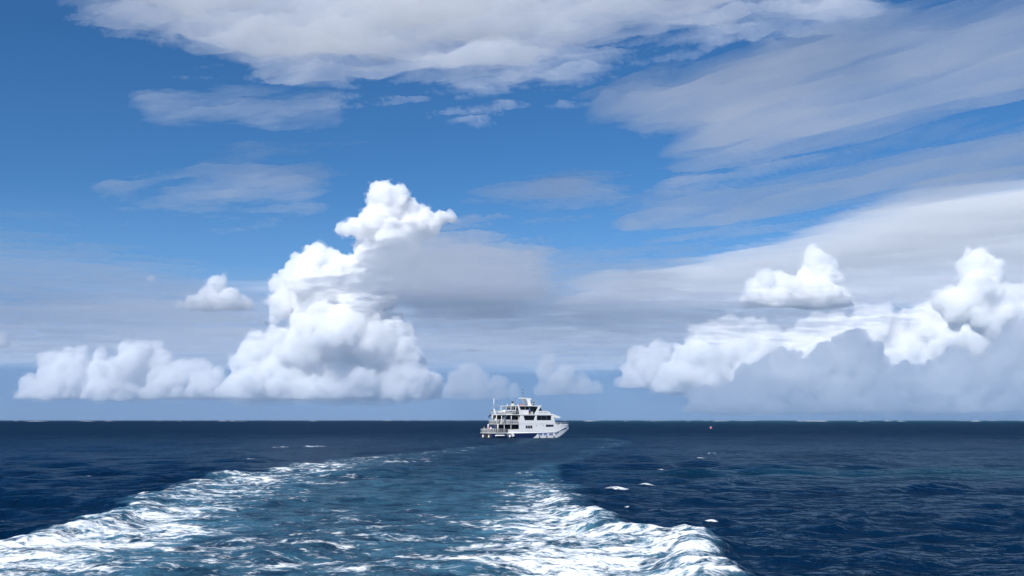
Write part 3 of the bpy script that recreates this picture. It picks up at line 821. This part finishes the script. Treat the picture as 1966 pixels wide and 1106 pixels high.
# raked bridge front: white frame and a bowed dark windscreen
for s in (-1, 1):
    lo, hi = sorted((s * 2.95, s * 3.95))
    MB().prism([(2.55, 6.49), (3.15, 6.49), (4.55, 8.7), (3.75, 8.7)], *sorted((s * 3.85, s * 3.98))).build('raked_frame', M['plain'], ship)
v = []
arc = [(-3.8, .0), (-2.6, .55), (-1.0, .8), (1.0, .8), (2.6, .55), (3.8, .0)]
for y, d in arc: v += [(5.0 + d, y, 7.4), (4.2 + d, y, 8.62)]
MB().add(v, [(2 * i, 2 * i + 2, 2 * i + 3, 2 * i + 1) for i in range(5)]).build('windscreen', M['glass'], ship)
for s in (-1, 1):
    MB().add([(3.75, s * 3.8, 7.4), (5.0, s * 3.8, 7.4), (4.75, s * 3.8, 8.0), (4.2, s * 3.8, 8.62), (3.95, s * 3.8, 8.62)], [(0, 1, 2, 3, 4)]).build('side_window', M['glass'], ship)
roof = MB().plan([(-4.6, -3.95), (4.9, -3.95), (5.3, -2.2), (5.5, 0), (5.3, 2.2), (4.9, 3.95), (-4.6, 3.95)], 8.70, 8.92).build('canopy_roof', M['plain'], ship, .05)
for s in (-1, 1):
    MB().prism([(-1.9, 6.3), (-.9, 6.3), (-1.75, 8.0), (-2.3, 9.3), (-2.6, 9.3), (-2.35, 8.0)], *sorted((s * 3.98, s * 4.1))).build('raked_pillar', M['plain'], ship, .02)
    for x in (-4.4, -3.0): MB().tube([(x, s * 3.8, 6.48), (x, s * 3.8, 8.72)], .07, 8).build('roof_post', M['plain'], ship, smooth=True)
    MB().tube([(-4.5, s * 3.7, 8.8), (-7.0, s * 3.7, 8.8), (-7.1, s * 3.7, 8.7), (-7.2, s * 3.7, 6.48)], .055, 6).tube([(-5.8, s * 3.7, 8.8), (-5.8, s * 3.7, 6.48)], .04, 6).build('awning_frame', M['rail'], ship, smooth=True)
MB().tube([(-7.05, -3.7, 8.8), (-7.05, 3.7, 8.8)], .05, 6).build('awning_frame', M['rail'], ship, smooth=True)
aft = MB().box(-3.2, -1.35, -2.6, 2.6, 6.49, 8.65).build('aft_house', M['cream'], ship)
MB().box(-3.1, -1.5, -2.63, -2.6, 7.2, 8.4).build('aft_window', M['bglass'], aft)
MB().box(-3.23, -3.2, -2.2, 2.2, 7.2, 8.4).build('aft_window', M['bglass'], aft)
# rescue boat stowed on the side of the upper deck
v = []
xs = [(-6.5, .25, .5), (-6.2, .62, .2), (-5.2, .75, .1), (-3.9, .72, .1), (-3.0, .5, .22), (-2.55, .12, .55)]
for x, hw, b in xs:
    for a, z in ((-1, .95), (-.8, b + .15), (0, b), (.8, b + .15), (1, .95), (.55, 1.12), (-.55, 1.12)): v.append((x, -3.1 + a * hw, 6.55 + z))
f = [(i * 7 + j, i * 7 + (j + 1) % 7, (i + 1) * 7 + (j + 1) % 7, (i + 1) * 7 + j) for i in range(5) for j in range(7)] + [tuple(range(7)), tuple(range(41, 34, -1))]
rb = MB().add(v, f).build('rescue_boat', M['plain'], ship, smooth=False)
MB().tube([(-6.2, -3.78, 7.5), (-5.2, -3.9, 7.48), (-3.9, -3.87, 7.48), (-3.0, -3.65, 7.5)], .06, 6).build('gunwale', M['slate'], rb, smooth=True)
for x, y in ((-7.0, -3.4), (-7.0, -2.2)):                                   # raft canisters in cradles
    c = MB().tube([(x - .1, y - .5, 6.95), (x - .1, y + .5, 6.95)], .36, 12).build('raft_canister', M['plain'], ship, smooth=True)
    MB().box(x - .4, x + .2, y - .4, y + .4, 6.49, 6.66).build('cradle', M['grey'], c)
for a, y in ((-2.7, -3.2), (-2.2, -3.4)):                                   # dark gear by the pillar
    MB().ball((a, y, 6.85), .33, .3, .36).build('gear_bag', M['black'], ship, smooth=True)

# --- on the roof: radar arch, mast, aerials
for s in (-1, 1):
    MB().prism([(1.75, 8.93), (2.75, 8.93), (2.35, 9.6), (2.25, 10.5), (2.75, 10.82), (2.7, 10.95), (1.35, 10.98), (.2, 11.15), (.15, 11.02), (.95, 10.85), (1.45, 10.1)], *sorted((s * 1.5, s * 1.8))).build('radar_arch_leg', M['plain'], ship, .03)
MB().prism([(.15, 11.03), (.2, 11.16), (1.35, 10.99), (2.7, 10.96), (2.75, 10.8), (1.1, 10.8)], -1.49, 1.49).build('radar_arch_top', M['plain'], ship)
MB().ball((3.5, -1.0, 9.55), .42, .42, .55).tube([(3.5, -1, 8.93), (3.5, -1, 9.3)], .12, 8).build('radar_dome', M['plain'], ship, smooth=True)
MB().tube([(2.95, -2.2, 8.93), (2.95, -2.2, 9.7)], .1, 8).box(2.75, 3.15, -2.9, -1.5, 9.7, 9.95).build('radar_scanner', M['black'], ship)
for y in (-1.2, 1.2): MB().tube([(4.2, y, 8.93), (4.25, y, 10.2)], .035, 6).build('light_pole', M['rail'], ship, smooth=True)
mast = MB().tube([(.75, 0, 11.0), (.75, 0, 14.2)], .05, 6, .03).build('mast', M['grey'], ship, smooth=True)
for z in (11.3, 12.5, 13.5): MB().tube([(.75, 0, z - .22), (.75, 0, z + .22)], .13, 8).build('mast_light', M['wood'], mast, smooth=True)
MB().tube([(.75, -.55, 13.95), (.75, .55, 13.95)], .03, 5).build('cross_arm', M['rail'], mast)
MB().tube([(-2.35, -3.9, 9.3), (-2.35, -3.9, 11.2)], .045, 5, .02).build('whip_aerial', M['plain'], ship, smooth=True)
MB().tube([(-3.4, -2.6, 9.9), (-3.95, -2.6, 11.0)], .04, 5, .02).build('whip_aerial', M['plain'], ship, smooth=True)
MB().tube([(-6.9, -3.6, 8.8), (-6.9, -3.6, 10.2)], .03, 5, .015).build('whip_aerial', M['plain'], ship, smooth=True)
ex = MB().box(-3.75, -3.15, -2.9, -2.3, 8.93, 9.5).build('exhaust_stack', M['cream'], ship, .04)
MB().tube([(-3.45, -2.6, 9.5), (-3.45, -2.6, 10.05)], .26, 10).build('exhaust_cap', M['black'], ex, smooth=True)
for x in (-2.1, -1.35, -.7):
    MB().tube([(x, -3.3, 9.06), (x + .55, -3.3, 9.06)], .14, 10).build('life_float', M['red'], ship, smooth=True)
# stern flagstaff on a raked crane post, ensign at the stern rail
cr = MB().prism([(-6.9, 6.49), (-6.35, 6.49), (-6.75, 8.0), (-7.15, 8.0)], 2.6, 3.0).build('crane_post', M['plain'], ship, .04)
MB().tube([(-6.95, 2.8, 8.0), (-6.95, 2.8, 10.95)], .1, 8, .07).build('staff', M['plain'], cr, smooth=True)
MB().ball((-7.35, 2.8, 7.5), .2, .2, .35).build('winch', M['black'], cr, smooth=True)
fp = MB().tube([(-7.5, 3.2, 5.6), (-8.4, 3.2, 6.2)], .03, 5).build('ensign_staff', M['plain'], ship)
v = []
for i in range(7):
    for j in range(4): v.append((-8.4 + .12 * i, 3.2 + .12 * math.sin(i * 1.3 + j * .4), 6.15 - .04 * i - .24 * j + .14 * i))
o = MB().add(v, [(i * 4 + j, (i + 1) * 4 + j, (i + 1) * 4 + j + 1, i * 4 + j + 1) for i in range(6) for j in range(3)]).build('ensign', M['flag'], fp)
o.modifiers.new('thickness', 'SOLIDIFY').thickness = .02

# --- foredeck
MB().plan([(8.9, -3.9), (11.2, -3.75), (12.6, -3.3), (13.2, -2.6), (13.2, 2.6), (12.6, 3.3), (11.2, 3.75), (8.9, 3.9)], 2.5, 2.62).build('foredeck', M['deck'], ship)
for s in (-1, 1):
    v = []
    for x, y, zt, zb in ((8.86, 3.98, 3.9, 1.55), (9.8, 3.92, 3.62, 1.9), (10.8, 3.82, 3.55, 2.35), (11.8, 3.58, 3.5, 2.72), (12.7, 3.25, 3.5, 2.78), (13.5, 2.75, 3.75, 2.72)):
        v += [(x, s * y, zb), (x, s * y, zt), (x, s * (y - .08), zt), (x, s * (y - .08), zb)]
    MB().add(v, [(4 * i + j, 4 * i + 4 + j, 4 * i + 4 + (j + 1) % 4, 4 * i + (j + 1) % 4) for i in range(5) for j in range(4)] + [(0, 1, 2, 3), (23, 22, 21, 20)]).build('bow_bulwark', M['white'], ship)
    railing([(9.0, s * 3.94), (10.8, s * 3.8), (11.8, s * 3.56), (12.7, s * 3.22), (13.5, s * 2.72)], 3.5, .75, ship, .8, .03, mids=1, name='bow_railing')
MB().plan([(13.2, -2.75), (13.55, -2.75), (13.75, 0), (13.55, 2.75), (13.2, 2.75)], 2.4, 3.75).build('bow_crossbeam', M['white'], ship, .05)
MB().tube([(10.2, -2.2, 2.95), (10.2, -1.2, 2.95)], .34, 12).box(9.8, 10.6, -2.4, -1.0, 2.62, 2.9).build('anchor_winch', M['grey'], ship)
MB().box(9.3, 9.8, -3.3, -2.6, 2.62, 3.9).build('deck_locker', M['cream'], ship, .04)
for x in (11.5, 12.2): MB().tube([(x, -3.2, 2.62), (x, -3.2, 3.9)], .09, 8).ball((x, -3.2, 4.0), .14).build('cowl_vent', M['slate'], ship, smooth=True)
MB().tube([(11.0, -3.0, 2.62), (11.0, -3.0, 4.2), (11.5, -3.0, 4.35)], .07, 6).build('davit', M['plain'], ship, smooth=True)

# ------------------------------------------------------------------ people on the ferry
def person(label, x, y, z, turn, shirt, arm=.3, grp=None, sit=False):
    """Body grown from a jointed skeleton as one skin; hair is a child."""
    J = dict(pel=(0, 0, .95), che=(0, .01, 1.28), nec=(0, 0, 1.48), hea=(0, .03, 1.60), crn=(0, .02, 1.74))
    Rd = dict(pel=(.16, .12), che=(.18, .125), nec=(.06, .06), hea=(.085, .10), crn=(.075, .085))
    E = [('pel', 'che'), ('che', 'nec'), ('nec', 'hea'), ('hea', 'crn')]
    for s, n in ((-1, 'l'), (1, 'r')):
        fw = .18 if s > 0 else -.05
        J.update({'sh' + n: (s * .19, 0, 1.40), 'el' + n: (s * .26, arm * .25, 1.12), 'wr' + n: (s * .24, .16 + arm * .5, .95 + arm * .35), 'ha' + n: (s * .23, .22 + arm * .6, .92 + arm * .4),
                  'hi' + n: (s * .09, 0, .88), 'kn' + n: (s * .11, fw * .7, .48), 'an' + n: (s * .11, fw * .4, .08), 'to' + n: (s * .12, fw * .4 + .17, .04)})
        Rd.update({'sh' + n: (.07, .07), 'el' + n: (.045, .045), 'wr' + n: (.032, .032), 'ha' + n: (.045, .03), 'hi' + n: (.10, .10), 'kn' + n: (.06, .06), 'an' + n: (.042, .042), 'to' + n: (.045, .035)})
        E += [('che', 'sh' + n), ('sh' + n, 'el' + n), ('el' + n, 'wr' + n), ('wr' + n, 'ha' + n), ('pel', 'hi' + n), ('hi' + n, 'kn' + n), ('kn' + n, 'an' + n), ('an' + n, 'to' + n)]
    ks = list(J); me = bpy.data.meshes.new('person')
    me.from_pydata([J[k] for k in ks], [(ks.index(a), ks.index(b)) for a, b in E], [])
    o = bpy.data.objects.new('person', me); C.objects.link(o)
    o.modifiers.new('skin', 'SKIN'); o.modifiers.new('smooth', 'SUBSURF').levels = 1
    for i, k in enumerate(ks): me.skin_vertices[0].data[i].radius = Rd[k]; me.skin_vertices[0].data[i].use_root = k == 'pel'
    m2 = bpy.data.meshes.new_from_object(o.evaluated_get(bpy.context.evaluated_depsgraph_get()))
    o.modifiers.clear(); o.data = m2; bpy.data.meshes.remove(me)
    m2.materials.clear()
    for mm in (M['skin'], shirt, M['shorts']): m2.materials.append(mm)
    for p in m2.polygons:
        c = p.center; p.use_smooth = True
        p.material_index = 1 if .93 < c.z < 1.46 and abs(c.x) < .25 + (c.z > 1.15) else 2 if .5 < c.z <= .96 and abs(c.x) < .21 else 0
    MB().ball((0, 0, 1.70), .10, .115, .10, 10, 6).build('hair', M['hair'], o, smooth=True)
    o.location = SHIP_AT + Vector((x * math.cos(SHIP_TURN) - y * math.sin(SHIP_TURN), x * math.sin(SHIP_TURN) + y * math.cos(SHIP_TURN), z))
    o.rotation_euler = (0, 0, turn)
    tag(o, label, 'person', 'people on the ferry decks')
    return o
person('person in pink shirt standing at the middle of the low stern platform', -10.0, -1.2, 1.46, R(150), M['shirt_r'], .35)
person('person in white shirt on the stern platform beside its right-hand corner', -9.9, -2.6, 1.46, R(200), M['shirt_w'], .2)
person('person in khaki shirt at the left end of the stern platform', -9.8, 2.9, 1.46, R(120), M['shirt_g'], .1)
person('person in white shirt leaning on the middle deck stern rail', -7.6, -.3, 3.9, R(160), M['shirt_w'], .6)
person('person in blue shirt standing inside the middle deck side rail', -6.4, -3.75, 3.9, R(190), M['shirt_b'], .6)
person('person in blue shirt beside the wheelhouse on the top deck', 1.25, -3.6, 6.48, R(180), M['shirt_b'], .2)

# ------------------------------------------------------------------ small things on the water
bx, by = on_sea(1365, 823)
buoy = tag(empty('mooring_buoy', (bx, by, 0)), 'small faded red mooring buoy floating right of the ferry', 'buoy')
MB().ball((0, 0, .25), .75, .75, .62, 14, 9).build('float', M['pink'], buoy, smooth=True)
MB().tube([(0, 0, .8), (0, 0, 1.5)], .09, 8).build('top_post', M['plain'], buoy, smooth=True)

# surf breaking on the reef along the horizon: low uneven ridges of white water
def reef_surf():
    rnd = random.Random(21); mb = MB()
    for i in range(60):
        px = rnd.uniform(-250, 2250); Y = rnd.uniform(3300, 5200)
        if rnd.random() < .3: px = rnd.gauss(1700, 200)
        X = (px - 983) / F * Y; L = rnd.uniform(6, 26) * (1 + 1.6 * (rnd.random() < .18)); hgt = rnd.uniform(.25, 1.0) * (1.25 if px > 1300 else 1)
        n = 9; v = []
        for k in range(n):
            u = k / (n - 1); e = math.sin(math.pi * u)**.7 * rnd.uniform(.55, 1)
            x = X - L + 2 * L * u; y = Y + 3 * math.sin(u * 5 + i)
            v += [(x, y - 2.4 * e - .1, -.2), (x, y - .8 * e, hgt * e * .75), (x, y + .3, hgt * e), (x, y + 2.2 * e + .1, -.2)]
        f = [(4 * k + j, 4 * k + 4 + j, 4 * k + 5 + j, 4 * k + 1 + j) for k in range(n - 1) for j in range(3)]
        mb.add(v, f)
    o = mb.build('reef_surf', M['foam'], None, smooth=True)
    tag(o, 'thin broken white line of surf on the reef along the horizon', 'surf', kind='stuff')
reef_surf()
